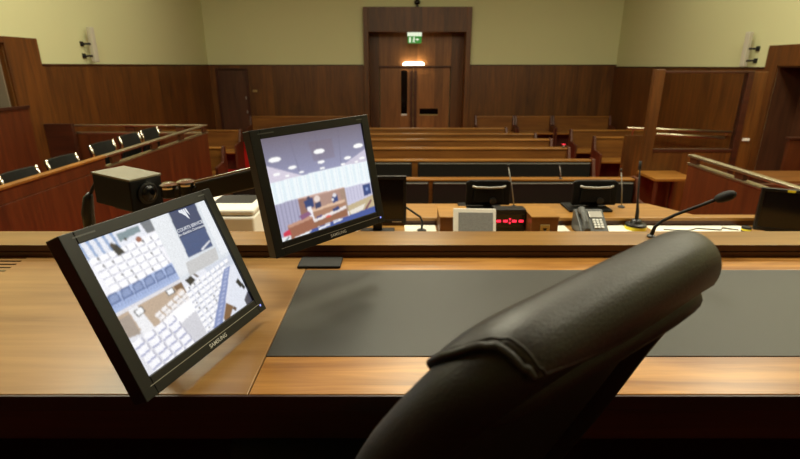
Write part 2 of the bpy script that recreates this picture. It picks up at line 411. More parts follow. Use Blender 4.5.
B(XL+.04, -5.1, 7.72, 7.8, .32, 1.34).build('corner_panel', M['dark_wood'], t, .004)

def jury_chair(y, label, z):
    t = thing('jury_chair', label, 'chair', (-3.95, y, .32), 'jury chairs')
    w = .235
    rg = []
    for k in range(9):
        a = k/8; yy = y - w + 2*w*a; bow = .03*(1-(2*a-1)**2)
        rg.append([(-3.78-bow, yy, .86+z), (-3.74-bow, yy, 1.05+z), (-3.79-bow, yy, 1.215+z), (-3.83-bow, yy, 1.21+z), (-3.80-bow, yy, 1.05+z), (-3.83-bow, yy, .86+z)])
    MB().loft(rg).build('backrest', M['cushion'], t, .01)
    for sgn in (-1, 1):
        yy = y + sgn*(w+.014)
        MB().tube([(-3.80, yy, .75), (-3.80, yy, .95+z), (-3.755, yy, 1.1+z), (-3.785, yy, 1.215+z)], .016, 8).build('side_frame', M['chrome'], t, smooth=True)
    B(-3.8, -3.4, y-w, y+w, .74, .81).build('seat', M['cushion'], t, .02)
    MB().lathe([(.03, .07), (.03, .42)], (-3.6, y, .32), 12).build('pedestal', M['chrome'], t, smooth=True)
    MB().lathe([(.2, 0), (.2, .02), (.05, .06), (.03, .075)], (-3.6, y, .32), 20).build('base', M['chrome'], t, smooth=False)
for i, (y, z, nm) in enumerate(((4.79, .0, 'black jury chair with chrome edges, nearest the bench'), (5.45, .02, 'second black jury chair counted from the bench'),
        (6.24, .06, 'middle black jury chair with chrome edges'), (6.9, .075, 'second farthest black jury chair in the jury box'), (7.48, .08, 'farthest black jury chair, at the far end of the jury box'))):
    jury_chair(y, nm, z)

# ------------------------------------------------------------------ witness box and glazed dock on the right
t = thing('witness_box', 'reddish wooden box on the right with a double metal handrail', 'box', (3.9, 3.9, 0))
B(3.06, 3.12, 2.3, 5.15, 0, 1.2).build('front_panel', M['red_y'], t, .004)
B(3.12, 4.3, 5.09, 5.15, 0, 1.0).build('end_panel', M['red_x'], t, .004)
B(3.05, 3.13, 2.3, 5.16, 1.2, 1.225).build('lower_rail', M['steel'], t, .006)
B(3.04, 3.11, 2.3, 5.16, 1.285, 1.312).build('upper_rail', M['steel'], t, .006)
for y in (2.9, 3.6, 4.35, 5.08): B(3.06, 3.1, y-.06, y+.06, 1.225, 1.287).build('rail_post', M['riser'], t)

t = thing('dock_screen', 'tall glazed wooden screen in front of the dock on the right', 'screen', (4.2, 7.0, 0))
B(3.46, 3.59, 6.95, 7.05, 0, 2.15).build('post', M['wain_x'], t, .006)
B(4.72, 4.80, 6.95, 7.05, 0, 2.13).build('post', M['dark_wood'], t, .006)
B(4.80, 5.0, 6.97, 7.03, 0, 2.12).build('side_board', M['wain_x'], t, .006)
B(3.59, 4.72, 6.96, 7.04, 2.10, 2.13).build('head_beam', M['dark_wood'], t, .006)
B(3.59, 4.72, 6.96, 7.04, 1.03, 1.075).build('sill', M['dark_wood'], t, .006)
B(3.59, 4.72, 6.97, 7.03, 0, 1.03).build('lower_panel', M['wain_x'], t, .004)
B(3.59, 4.72, 6.995, 7.005, 1.075, 2.10).build('glass_pane', M['glass'], t)
B(4.83, 4.93, 6.95, 6.97, 1.19, 1.225).build('latch_plate', M['white'], t, .003)

t = thing('dock_rail', 'double pale metal handrail of the dock, seen through the glass screen', 'handrail', (4.7, 8.4, 0))
MB().tube([(3.84, 8.4, 1.2), (5.64, 8.35, 1.13)], .022, 8).build('upper_rail', M['steel'], t, smooth=True)
MB().tube([(4.3, 8.3, 1.11), (5.42, 8.25, 1.05)], .022, 8).build('lower_rail', M['steel'], t, smooth=True)
B(3.84, 5.64, 8.42, 8.47, 0, 1.07).build('dock_panel', M['wain_x'], t, .004)
for x in (3.95, 5.55): MB().tube([(x, 8.44, 1.05), (x, 8.40, 1.19-(x-3.84)*.04)], .014, 8).build('rail_bracket', M['steel'], t)

t = thing('side_table', 'small wooden ledge table against the lower panel of the dock screen', 'table', (3.65, 6.6, 0))
B(3.4, 3.95, 6.4, 6.94, .73, .77).build('table_top', M['bench'], t, .006)
for x, y in ((3.44, 6.44), (3.91, 6.44), (3.44, 6.88), (3.91, 6.88)): B(x-.02, x+.02, y-.02, y+.02, 0, .73).build('leg', M['pew_end'], t, .004)
t = thing('clerk_table', 'plain wooden table inside the dock area at far right', 'table', (5.0, 5.9, 0))
B(4.5, 5.75, 5.7, 6.3, .86, .9).build('table_top', M['bench_face'], t, .006)
for x, y in ((4.55, 5.75), (5.7, 5.75), (4.55, 6.25), (5.7, 6.25)): B(x-.025, x+.025, y-.025, y+.025, 0, .86).build('leg', M['pew_end'], t, .004)
t = thing('dock_partition', 'low wooden partition in front of the dark doorway at far right', 'partition', (5.6, 6.7, 0))
B(5.22, XR-.21, 6.6, 6.65, 0, 1.26).build('panel', M['red_x'], t, .004)
B(5.2, XR-.21, 6.58, 6.67, 1.26, 1.29).build('cap', M['dark_wood'], t, .004)

# ------------------------------------------------------------------ registrar's desk
t = thing('registrar_desk', 'long light wooden clerk desk below the judge bench with raised ledge', 'desk', (.8, 2.9, 0))
B(-1.7, 2.95, 2.3, 3.135, 1.15, 1.18).build('desktop', M['reg_wood'], t, .004)
B(-.75, 2.7, 3.135, 3.155, 1.18, 1.215).build('riser', M['riser'], t, .002)
MB().prism([(-.75, 3.125), (2.6, 3.125), (2.6, 3.2), (2.0, 3.2), (1.82, 3.48), (-.75, 3.48)], 1.215, 1.237, 'Z').build('ledge', M['reg_wood'], t, .004)
B(-.72, 1.8, 3.155, 3.46, 0, 1.213).build('front_panel', M['red_x'], t)
B(1.8, 2.6, 3.155, 3.19, 0, 1.213).build('front_panel', M['red_x'], t)
B(-1.7, 2.95, 2.3, 2.34, 0, 1.15).build('rear_panel', M['red_x'], t)
B(-1.7, -1.66, 2.34, 3.135, 0, 1.15).build('side_panel', M['red_y'], t)
B(2.91, 2.95, 2.34, 3.135, 0, 1.15).build('side_panel', M['red_y'], t)
ZD = 1.18

def box_lectern(x0, x1, label, plate):
    t = thing('wooden_box', label, 'box', ((x0+x1)/2, 2.99, ZD), 'wooden boxes on the clerk desk')
    B(x0, x1, 2.87, 3.11, ZD, 1.318).build('body', M['lectern'], t, .005)
    B(x0-.003, x1+.003, 2.867, 3.113, 1.314, 1.322).build('top_board', M['reg_wood'], t, .003)
    if plate:
        p = B((x0+x1)/2-.03, (x0+x1)/2+.03, 2.862, 2.87, 1.222, 1.272).build('socket_plate', M['brass'], t, .003)
        MB().prism([((x0+x1)/2-.014, 1.25), ((x0+x1)/2+.014, 1.25), ((x0+x1)/2+.006, 1.233), ((x0+x1)/2-.006, 1.233)], 2.859, 2.8625, 'Y').build('socket', M['slit'], p)
box_lectern(.81, .975, 'square wooden box with a brass socket plate, between clock and telephone', True)
box_lectern(.245, .43, 'square wooden box partly behind the white framed sheet', False)

t = thing('digital_clock', 'black desk clock with glowing red digits on the clerk desk', 'clock', (.71, 3.03, ZD))
B(.605, .806, 3.0, 3.09, ZD, 1.33).build('case', M['plastic'], t, .006)
B(.612, .80, 2.996, 3.001, ZD+.035, 1.30).build('window', M['gloss'], t, .001)
for x in (.632, .676, .732, .776): B(x-.014, x+.014, 2.992, 2.996, 1.247, 1.262).build('digit', M['ledred'], t)
MB().box(.699, .709, 2.992, 2.996, 1.262, 1.273).box(.699, .709, 2.992, 2.996, 1.237, 1.248).build('colon', M['ledred'], t)

t = thing('document_frame', 'white framed grey printed sheet propped up on the clerk desk', 'frame', (.438, 2.72, ZD))
xf = Matrix.Translation((.438, 2.70, ZD+.002)) @ Matrix.Rotation(R(-3), 4, 'Z') @ Matrix.Rotation(R(-25), 4, 'X')
B(-.126, .126, 0, .012, 0, .235).build('frame_board', M['white'], t, .004, xf=xf)
B(-.095, .108, -.002, .001, .03, .21).build('printed_sheet', M['print'], t, xf=xf)
MB().tube([(.42, 2.79, ZD+.16), (.42, 2.84, ZD+.008)], .008, 8).build('prop_leg', M['white'], t)

t = thing('desk_phone', 'charcoal desk telephone with pale keys beside the wooden box', 'telephone', (1.22, 2.98, ZD))
MB().prism([(2.885, ZD+.004), (3.075, ZD+.004), (3.075, ZD+.133), (3.04, ZD+.1377), (2.885, ZD+.03)], 1.128, 1.308, 'X').build('phone_body', M['phone'], t, .008)
xf = Matrix.Translation((1.22, 2.9625, ZD+.0845)) @ Matrix.Rotation(R(34.8), 4, 'X') @ Matrix.Scale(.84, 4)
hs = MB()
for zz in (0,):
    hs.loft([[(-.07+a, y, z) for a, z in ((-.028, .0), (-.026, .02), (-.01, .034), (.01, .034), (.026, .02), (.028, 0))] for y in (-.105, -.10)])
    hs.loft([[(-.07+a*sc, y, .014+z*sc+up) for a, z in ((-.028, .0), (-.026, .02), (-.01, .034), (.01, .034), (.026, .02), (.028, 0))]
             for y, sc, up in ((-.11, .8, 0), (-.10, 1, 0), (-.06, 1, .0), (-.045, .8, .016), (.045, .8, .016), (.06, 1, 0), (.10, 1, 0), (.11, .8, 0))])
hs.build('handset', M['phone'], t, .003, True, xf=xf)
B(-.015, .085, .03, .09, .0, .008).build('display', M['silver'], t, .002, xf=xf)
for r_ in range(4):
    for c_ in range(3):
        B(.0+c_*.026, .019+c_*.026, -.07+r_*.023, -.053+r_*.023, .0, .009).build('key', M['key'], t, xf=xf)

def sheet(x0, x1, y0, y1, label, rz=0, n=1, z=ZD):
    xf = Matrix.Translation(((x0+x1)/2, (y0+y1)/2, 0)) @ Matrix.Rotation(R(rz), 4, 'Z')
    w, h = (x1-x0)/2, (y1-y0)/2
    o = B(-w, w, -h, h, z+.0005, z+.0015+.001*n).build('paper_sheet', M['paper'], xf=xf)
    return tag(o, label, 'paper', 'papers on the clerk desk')
sheet(.03, .235, 2.84, 3.12, 'white papers on the clerk desk beside the small black microphone', 0, 6)
sheet(.99, 1.1, 2.85, 3.12, 'white paper between the wooden box and the telephone', 0, 3)
sheet(1.345, 1.50, 2.86, 3.12, 'white paper just right of the telephone', 2, 3)
sheet(1.64, 1.9, 2.84, 3.12, 'white sheet right of the yellow banded microphone base', -1, 2)
sheet(1.905, 2.15, 2.86, 3.12, 'middle white sheet at the right half of the clerk desk', 1, 2)
sheet(2.155, 2.27, 2.85, 3.12, 'white sheet tucked next to the angled black monitor', 0, 2)
sheet(-.46, -.27, 2.82, 3.08, 'stack of white papers under the monitor screens', 4, 14)

def slim_mic(base, tip, label, name='slim_microphone', red=False, r=.004):
    b, e = Vector(base), Vector(tip)
    t = thing(name, label, 'microphone', base, 'slim microphones in the court')
    MB().lathe([(.025, 0), (.025, .006), (.01, .015)], b, 14).build('base', M['plastic'], t)
    mid = b.lerp(e, .5) + Vector((.006, 0, 0))
    MB().tube([b + Vector((0,0,.012)), mid, b.lerp(e, .93)], r, 8).build('stem', M['grey'], t, smooth=True)
    MB().tube([b.lerp(e, .93), b.lerp(e, .95), e], [r*1.2, r*2, r*1.8], 8).build('head', M['ledred' if red else 'plastic'], t, smooth=True)
slim_mic((.815, 3.38, 1.237), (.752, 3.38, 1.55), 'slim pole microphone on the clerk ledge, behind clock and wooden box')
slim_mic((1.585, 3.38, 1.237), (1.545, 3.38, 1.515), 'slim pole microphone on the clerk ledge, right of the telephone')
slim_mic((2.02, 6.05, .85), (1.99, 6.05, 1.02), 'slim microphone on the nearest padded bench', r=.006)
slim_mic((2.83, 8.5, .85), (2.83, 8.5, .91), 'tiny microphone with a glowing red ring at a bench end', red=True, r=.017)

t = thing('desk_microphone', 'black microphone with a yellow band on its round base', 'microphone', (1.545, 3.055, ZD))
MB().lathe([(.066, 0), (.066, .026)], (1.545, 3.055, ZD), 24).build('yellow_band', M['yellow'], t)
MB().lathe([(.067, .0), (.064, .012), (.045, .018)], (1.545, 3.055, ZD+.026), 24).build('base', M['plastic'], t)
MB().lathe([(.04, .0), (.03, .02), (.014, .03)], (1.545, 3.055, ZD+.042), 20).build('collar', M['plastic'], t)
MB().tube([(1.545, 3.055, ZD+.05), (1.537, 3.045, ZD+.13), (1.515, 3.02, ZD+.2), (1.487, 3.0, 1.60)], [.013, .011, .006, .004], 10).build('stem', M['rubber'], t, smooth=True)
MB().tube([(1.488, 3.0, 1.585), (1.486, 3.0, 1.595), (1.483, 3.0, 1.64)], [.004, .009, .008], 10).build('head', M['rubber'], t, smooth=True)
t = thing('small_microphone', 'small black bent microphone on the white papers by the dark monitor', 'microphone', (.14, 3.0, ZD))
MB().lathe([(.03, .008), (.03, .014), (.012, .022)], (.14, 3.0, ZD), 16).build('base', M['plastic'], t)
MB().tube([(.14, 3.0, ZD+.02), (.143, 3.0, ZD+.07), (.13, 3.0, ZD+.1), (.07, 3.01, ZD+.14), (.03, 3.02, ZD+.165)], .007, 8).build('stem', M['rubber'], t, smooth=True)

tag(MB().tube([(1.72, 3.03, ZD+.006), (1.85, 3.0, ZD+.006), (1.95, 3.05, ZD+.007), (2.08, 3.01, ZD+.01), (2.12, 3.06, ZD+.008), (2.2, 3.02, ZD+.006)], .004, 6).build('cable', M['rubber'], smooth=True), 'thin black cable lying over the white sheets', 'cable')
t = thing('tape_roll', 'small black roll of tape with yellow stripes by the angled monitor', 'tape', (2.235, 3.0, ZD))
MB().lathe([(.028, .003), (.028, .012)], (2.235, 3.0, ZD), 16).build('roll', M['rubber'], t)
MB().lathe([(.029, .012), (.029, .022)], (2.235, 3.0, ZD), 16).build('yellow_stripe', M['yellow'], t)
MB().lathe([(.028, .022), (.028, .035)], (2.235, 3.0, ZD), 16).build('roll', M['rubber'], t)

def rear_monitor(x, label):
    t = thing('small_monitor', label, 'monitor', (x, 3.36, 1.237), 'small monitors on the clerk ledge')
    y = 3.34
    MB().prism([(x-.155, 1.262), (x+.155, 1.262), (x+.155, 1.43), (x+.13, 1.44), (x-.13, 1.44), (x-.155, 1.43)], y, y+.035, 'Y').build('housing', M['matt_black'], t, .008)
    MB().prism([(x-.11, 1.285), (x+.11, 1.285), (x+.10, 1.385), (x-.10, 1.385)], y-.02, y, 'Y').build('back_shell', M['matt_black'], t, .008)
    MB().tube([(x-.115, y-.012, 1.405), (x-.09, y-.02, 1.397), (x, y-.024, 1.394), (x+.09, y-.02, 1.397), (x+.115, y-.012, 1.405)], .0085, 8).build('silver_strip', M['silver'], t, smooth=True)
    MB().lathe([(.025, 0), (.025, .012), (.014, .014)], (x+.03, y-.018, 1.30), 16, (0, -1, 0)).build('hinge_cap', M['plastic'], t)
    B(x-.2, x+.1, 3.25, 3.46, 1.238, 1.252).build('stand', M['matt_black'], t, .004)
    B(x-.03, x+.03, y+.0, y+.06, 1.25, 1.29).build('neck', M['matt_black'], t, .004)
rear_monitor(.62, 'small dark monitor seen from behind, above the red digit clock')
rear_monitor(1.37, 'small dark monitor seen from behind, above the telephone')

# laser printer
t = thing('printer', 'white desktop printer at the left end of the clerk desk', 'printer', (-1.02, 3.05, ZD))
B(-1.2, -.85, 2.72, 3.1, ZD, 1.365).build('body', M['white'], t, .014, seg=3)
B(-1.2, -.85, 2.73, 3.09, 1.369, 1.405).build('top_cover', M['white'], t, .014, seg=3)
MB().prism([(2.88, 1.4055), (3.06, 1.4055), (3.06, 1.409), (2.88, 1.409)], -1.14, -.9, 'X').build('output_slot', M['plastic'], t)
B(-1.14, -.9, 2.715, 2.722, ZD+.02, ZD+.045).build('paper_tray', M['grey'], t, .002)

# ------------------------------------------------------------------ judge's bench
DZ = 1.58
t = thing('judge_bench', 'long walnut judge desk with an inset grey leather writing surface', 'desk', (0, 1.2, .82))
lp = B(-2.0, -.303, .82, 1.557, 1.55, DZ).build('desktop_panel', M['desk_left'], t, .002)
for k in range(5): B(-1.95, -1.268+.003*k, 1.541-.027*k, 1.549-.027*k, DZ-.004, DZ+.0006).build('vent_slot', M['slit'], lp)
B(-.301, 2.2, .82, .953, 1.55, DZ).build('front_strip', M['desk_strip'], t, .002)
B(-.301, 2.2, 1.444, 1.557, 1.55, DZ).build('back_strip', M['desk_strip'], t, .002)
B(-.301, 2.2, .954, 1.443, 1.55, DZ+.0012).build('leather_inset', M['mat'], t, .0012)
B(-2.0, 2.2, .814, .8195, 1.545, DZ-.001).build('nosing', M['nosing'], t, .001)
B(-2.0, 2.2, .828, 1.557, 1.528, 1.55).build('underboard', M['dark_wood'], t)
MB().box(-2.0, 2.2, 1.557, 1.70, DZ-.03, 1.598).box(-2.0, 2.2, 1.561, 1.70, 1.598, 1.602).box(-2.0, 2.2, 1.557, 1.70, 1.602, 1.6225).build('riser', M['riser'], t, .0012)
B(-2.0, 2.2, 1.5565, 1.702, 1.6225, 1.6235).build('ledge_top', M['ledge'], t, .0004)
B(-2.0, 2.2, 1.55, 1.70, .82, 1.55).build('front_panel', M['dark_wood'], t)
B(-2.0, 2.2, .9, .93, 1.40, 1.528).build('apron', M['dark_wood'], t, .003)
for x in (-1.96, 2.16): B(x-.04, x+.04, .9, 1.55, .82, 1.55).build('side_panel', M['dark_wood'], t)

tag(B(-.331, -.192, 1.455, 1.537, DZ, DZ+.009).build('cover_plate', M['rubber'], bevel=.003), 'flat black rectangular plate on the desk below the farther monitor', 'plate')

# ------------------------------------------------------------------ lit displays
def canvas(w=200, h=160, c=(.9, .92, .97)):
    a = np.empty((h, w, 3)); a[:] = c
    uu, vv = np.meshgrid((np.arange(w)+.5)/w, (np.arange(h)+.5)/h)
    return a, uu, vv
def poly(a, uu, vv, pts, c, al=1.0):
    ins = np.zeros(uu.shape, bool); n = len(pts)
    for i in range(n):
        (x0, y0), (x1, y1) = pts[i], pts[(i+1) % n]
        cr = ((y0 > vv) != (y1 > vv)) & (uu < (x1-x0)*(vv-y0)/((y1-y0) or 1e-9)+x0)
        ins ^= cr
    a[ins] = a[ins]*(1-al) + np.array(c)*al
def ell(a, uu, vv, x, y, rx, ry, c, al=1.0):
    i = ((uu-x)/rx)**2 + ((vv-y)/ry)**2 < 1
    a[i] = a[i]*(1-al) + np.array(c)*al
def soften(a, n, noise):
    for _ in range(n):
        p = np.pad(a, ((1, 1), (1, 1), (0, 0)), 'edge')
        a = (p[:-2, 1:-1] + p[2:, 1:-1] + p[1:-1, :-2] + p[1:-1, 2:] + 2*p[1:-1, 1:-1]) / 6
    g = np.random.default_rng(4).normal(1, noise, a.shape[:2])[..., None]
    return np.clip(a*g, 0, 1)
def rect(a, uu, vv, x0, y0, x1, y1, c, al=1.0): poly(a, uu, vv, [(x0,y0),(x1,y0),(x1,y1),(x0,y1)], c, al)
def c8(*c): return srgb(*c)[:3]

def cctv():
    a, u, v = canvas(c=c8(226, 229, 240))
    P = lambda pts, c, al=1: poly(a, u, v, pts, c, al)
    rng = random.Random(3)
    # top left: rows of white seats, blue front row
    for k in range(5): P([(.0+.05*k, 0), (.02+.05*k, 0), (.03+.05*k, .13), (.015+.05*k, .13)], c8(140, 165, 205))
    P([(.24, .02), (.4, .01), (.4, .06), (.24, .08)], c8(120, 140, 150))
    P([(.42, 0), (.5, 0), (.5, .15), (.44, .13)], c8(110, 115, 125))
    P([(.02, .14), (.5, .09), (.5, .38), (.0, .40)], c8(240, 240, 248))
    for r in range(5):
        y = .12 + .055*r; n = 7 - (r > 3)
        for k in range(8):
            x = .02 + k*.062 + .008*r
            if x > .47: continue
            P([(x, y), (x+.05, y-.004), (x+.054, y+.04), (x+.004, y+.044)], c8(250, 250, 255))
            P([(x+.05, y), (x+.058, y), (x+.062, y+.045), (x+.054, y+.045)], c8(176, 178, 190))
            P([(x+.004, y+.041), (x+.054, y+.037), (x+.054, y+.046), (x+.004, y+.05)], c8(196, 198, 212))
            if rng.random() < .45: P([(x+.045, y+.004), (x+.054, y+.004), (x+.056, y+.024), (x+.048, y+.024)], c8(84, 82, 88))
    P([(.17, .10), (.21, .08), (.24, .16), (.19, .17)], c8(32, 32, 38)); ell(a, u, v, .185, .085, .014, .02, c8(60, 52, 50))
    ell(a, u, v, .36, .11, .02, .024, c8(150, 92, 74)); ell(a, u, v, .28, .075, .01, .012, c8(60, 60, 64))
    P([(0, .39), (.5, .37), (.5, .52), (0, .53)], c8(164, 182, 222))
    for k in range(6):
        x = .005 + k*.083
        P([(x+.008, .385), (x+.07, .38), (x+.078, .455), (x, .46)], c8(92, 112, 160)); P([(x+.016, .398), (x+.062, .394), (x+.068, .44), (x+.01, .445)], c8(134, 152, 194))
    for k in range(24): P([(k*.021, .465), (k*.021+.012, .465), (k*.021+.014, .49), (k*.021+.002, .49)], c8(120, 140, 190), .5)
    P([(0, .515), (.5, .515), (.5, .53), (0, .53)], c8(222, 220, 226))
    # top right: pale wall, banner
    P([(.5, 0), (1, 0), (1, .53), (.5, .53)], c8(216, 222, 230))
    P([(.5, 0), (.64, 0), (.63, .5), (.5, .5)], c8(226, 230, 236))
    P([(.6, .42), (.9, .41), (.88, .52), (.58, .53)], c8(196, 196, 198))
    P([(.93, 0), (1, 0), (1, .5), (.92, .5)], c8(230, 234, 240))
    P([(.655, 0), (.905, 0), (.885, .395), (.64, .395)], c8(46, 60, 100))
    P([(.648, .22), (.892, .22), (.885, .395), (.64, .395)], c8(58, 78, 124))
    P([(.77, .375), (.88, .335), (.882, .345), (.78, .39)], c8(230, 232, 240))
    # bottom left: brown wall, pillar, seats, pale sweep of light
    P([(0, .53), (.5, .53), (.5, 1), (0, 1)], c8(222, 222, 230))
    P([(0, .54), (.48, .54), (.5, .63), (.22, .73), (.16, .73), (.0, .66)], c8(188, 166, 146))
    P([(0, .56), (.08, .56), (.09, .72), (0, .70)], c8(164, 150, 140))
    P([(.085, .54), (.15, .54), (.20, .82), (.11, .82)], c8(236, 236, 240))
    P([(.11, .56), (.17, .55), (.18, .60), (.12, .615)], c8(60, 56, 58)); P([(.118, .562), (.165, .556), (.172, .595), (.125, .605)], c8(244, 246, 250))
    P([(.36, .535), (.42, .535), (.425, .585), (.365, .59)], c8(60, 56, 58)); P([(.367, .542), (.412, .542), (.416, .58), (.371, .584)], c8(244, 246, 250))
    P([(.43, .54), (.5, .54), (.5, .63), (.44, .62)], c8(120, 92, 70)); ell(a, u, v, .46, .61, .03, .03, c8(226, 206, 190))
    for r in range(4):
        for k in range(5):
            x, y = .22 + k*.055 + r*.012, .655 + r*.035 - k*.012
            P([(x, y), (x+.045, y-.01), (x+.048, y+.02), (x+.004, y+.03)], c8(240, 236, 236)); P([(x+.004, y+.028), (x+.048, y+.018), (x+.048, y+.026), (x+.004, y+.036)], c8(176, 168, 168))
    P([(.22, .74), (.36, .70), (.5, .69), (.5, .80), (.42, .86), (.30, .84)], c8(252, 252, 255))
    P([(.27, .83), (.5, .79), (.5, 1), (.34, 1)], c8(206, 206, 214))
    for r in range(5):
        for k in range(4):
            x, y = .01 + k*.085 + r*.012, .745 + r*.062 - k*.004
            P([(x, y), (x+.066, y-.008), (x+.07, y+.038), (x+.004, y+.046)], c8(246, 246, 252))
            P([(x+.066, y-.004), (x+.076, y-.004), (x+.08, y+.045), (x+.07, y+.045)], c8(178, 178, 196)); P([(x+.004, y+.044), (x+.07, y+.036), (x+.07, y+.048), (x+.004, y+.056)], c8(160, 164, 200))
    # bottom right: seats beside a blue aisle, table with laptop
    P([(.5, .53), (1, .53), (1, 1), (.5, 1)], c8(228, 230, 240))
    P([(.72, .53), (1, .53), (1, .62), (.74, .60)], c8(206, 212, 226))
    for r in range(9):
        for k in range(9):
            x, y = .5 + k*.052, .60 + r*.045 - k*.006
            if x > .93 - r*.036: continue
            P([(x, y), (x+.038, y-.006), (x+.04, y+.026), (x+.003, y+.03)], c8(250, 250, 254)); P([(x+.003, y+.03), (x+.042, y+.024), (x+.043, y+.034), (x+.004, y+.04)], c8(168, 172, 190))
            if rng.random() < .25: P([(x+.03, y), (x+.038, y), (x+.038, y+.018), (x+.03, y+.018)], c8(90, 88, 92))
    P([(.88, .62), (.95, .62), (.66, 1), (.56, 1)], c8(130, 144, 190))
    for k in range(14): P([(.895-.022*k, .63+.027*k), (.925-.022*k, .63+.027*k), (.915-.022*k, .642+.027*k), (.885-.022*k, .642+.027*k)], c8(178, 188, 220))
    P([(.53, .54), (.59, .53), (.61, .58), (.55, .60)], c8(34, 32, 36)); P([(.61, .53), (.63, .53), (.65, .57), (.63, .57)], c8(110, 100, 96))
    P([(.96, .62), (1, .62), (1, 1), (.70, 1)], c8(222, 226, 238))
    P([(.93, .77), (.965, .75), (.985, .82), (.95, .84)], c8(24, 24, 28)); P([(.965, .83), (.99, .81), (.995, .86), (.97, .87)], c8(30, 30, 34))
    P([(.68, .98), (.76, .88), (.81, .94), (.74, 1), (.68, 1)], c8(126, 92, 62)); P([(.79, .96), (.81, .94), (.83, .97), (.81, .99)], c8(90, 66, 50))
    P([(.93, .95), (1, .9), (1, 1), (.93, 1)], c8(70, 70, 84))
    return soften(a, 2, .05)

def courtroom():
    a, u, v = canvas(c=c8(240, 246, 252))
    P = lambda pts, c, al=1: poly(a, u, v, pts, c, al)
    t = np.clip(v/.4, 0, 1)[..., None]
    ce = np.array(c8(112, 104, 118))*(1-t) + np.array(c8(150, 152, 184))*t
    m = v < .42; a[m] = ce[m]
    P([(.42, .1), (.66, .1), (.66, .3), (.44, .3)], c8(120, 98, 104), .3)
    for x in (.25, .5, .74): P([(x, 0), (x+.006, 0), (x+.5*(x-.5)*-.3+.006, .42), (x+.5*(x-.5)*-.3, .42)], c8(104, 100, 124), .6)
    P([(0, .25), (.32, .42), (0, .44)], c8(214, 206, 222)); P([(1, .28), (.7, .41), (1, .43)], c8(206, 200, 218))
    for x, y, r in ((.09, .21, .05), (.51, .21, .05), (.93, .23, .05), (.23, .315, .035), (.51, .32, .033), (.79, .335, .035), (.305, .38, .022), (.51, .385, .024), (.73, .39, .022), (.08, .35, .03), (.95, .37, .03), (.17, .385, .02), (.88, .395, .02)):
        ell(a, u, v, x, y, r*1.1, r*.46, c8(255, 255, 255))
    P([(0, .42), (.32, .41), (.7, .405), (1, .415), (1, .65), (0, .645)], c8(240, 248, 252))
    for k in range(13):
        x = .02+k*.08
        P([(x, .42), (x+.03, .42), (x+.03, .62), (x, .62)], c8(206, 226, 234), .45); P([(x+.06, .41), (x+.066, .41), (x+.066, .64), (x+.06, .64)], c8(190, 204, 212), .6)
    P([(0, .63), (.25, .625), (.25, .95), (0, .97)], c8(172, 170, 196)); P([(.69, .64), (1, .65), (1, .93), (.69, .9)], c8(202, 200, 222))
    for k in range(7): P([(.02+k*.035, .63), (.026+k*.035, .63), (.026+k*.035, .9), (.02+k*.035, .9)], c8(120, 118, 146))
    for k in range(8): P([(.72+k*.036, .65), (.725+k*.036, .65), (.725+k*.036, .8), (.72+k*.036, .8)], c8(170, 168, 196))
    P([(.22, .63), (.69, .64), (.69, .95), (.22, .95)], c8(176, 142, 130))
    P([(.22, .63), (.3, .63), (.3, .86), (.22, .86)], c8(150, 112, 100)); P([(.64, .63), (.70, .64), (.70, .9), (.66, .9)], c8(166, 140, 124))
    P([(.22, .625), (.69, .63), (.69, .645), (.22, .64)], c8(206, 170, 158))
    P([(.33, .77), (.68, .76), (.68, .79), (.33, .80)], c8(220, 186, 160)); P([(.33, .80), (.68, .79), (.68, .86), (.33, .87)], c8(170, 128, 104))
    P([(.30, .88), (.68, .83), (.68, .86), (.30, .92)], c8(236, 228, 226)); P([(.30, .91), (.68, .87), (.68, .94), (.30, .97)], c8(150, 104, 80))
    P([(.27, .67), (.36, .65), (.36, .75), (.28, .76)], c8(56, 72, 120)); ell(a, u, v, .32, .65, .018, .02, c8(70, 70, 96)); P([(.29, .74), (.33, .74), (.34, .88), (.30, .88)], c8(240, 238, 244))
    ell(a, u, v, .40, .68, .03, .035, c8(230, 214, 206)); P([(.37, .72), (.43, .71), (.43, .77), (.37, .78)], c8(64, 70, 104))
    P([(.55, .70), (.61, .69), (.61, .76), (.55, .77)], c8(60, 76, 128)); ell(a, u, v, .58, .69, .02, .02, c8(224, 222, 228)); ell(a, u, v, .555, .73, .012, .014, c8(236, 230, 230))
    P([(.53, .83), (.60, .81), (.61, .85), (.54, .86)], c8(60, 70, 118)); ell(a, u, v, .48, .89, .03, .012, c8(224, 96, 84)); P([(.36, .86), (.42, .85), (.42, .87), (.36, .88)], c8(92, 84, 130))
    P([(.9, .66), (.99, .66), (.99, .78), (.9, .79)], c8(58, 76, 128)); ell(a, u, v, .945, .72, .016, .02, c8(130, 150, 200))
    P([(.70, .84), (1, .80), (1, .95), (.70, .96)], c8(196, 178, 142)); P([(.71, .9), (.9, .87), (.86, .93), (.72, .95)], c8(232, 226, 214)); P([(.88, .93), (.97, .84), (.98, .86), (.90, .95)], c8(130, 88, 90))
    P([(.08, .86), (.32, .84), (.34, .97), (.10, 1), (.08, 1)], c8(156, 104, 82)); P([(.08, .86), (.3, .83), (.33, .86), (.09, .89)], c8(196, 150, 128)); P([(.2, .8), (.3, .78), (.32, .82), (.22, .85)], c8(140, 96, 130))
    P([(.03, .92), (.09, .90), (.10, .96), (.03, .97)], c8(206, 60, 82))
    P([(.3, .97), (1, .93), (1, 1), (.26, 1)], c8(74, 92, 156)); P([(.36, .98), (.48, .965), (.48, .985), (.36, 1)], c8(236, 238, 246)); P([(.52, .965), (.62, .955), (.62, .97), (.52, .98)], c8(236, 238, 246))
    P([(0, .965), (.09, .96), (.09, 1), (0, 1)], c8(232, 236, 240)); P([(.03, 1), (.07, .97), (.085, .975), (.05, 1)], c8(70, 90, 96))
    return soften(a, 3, .03)

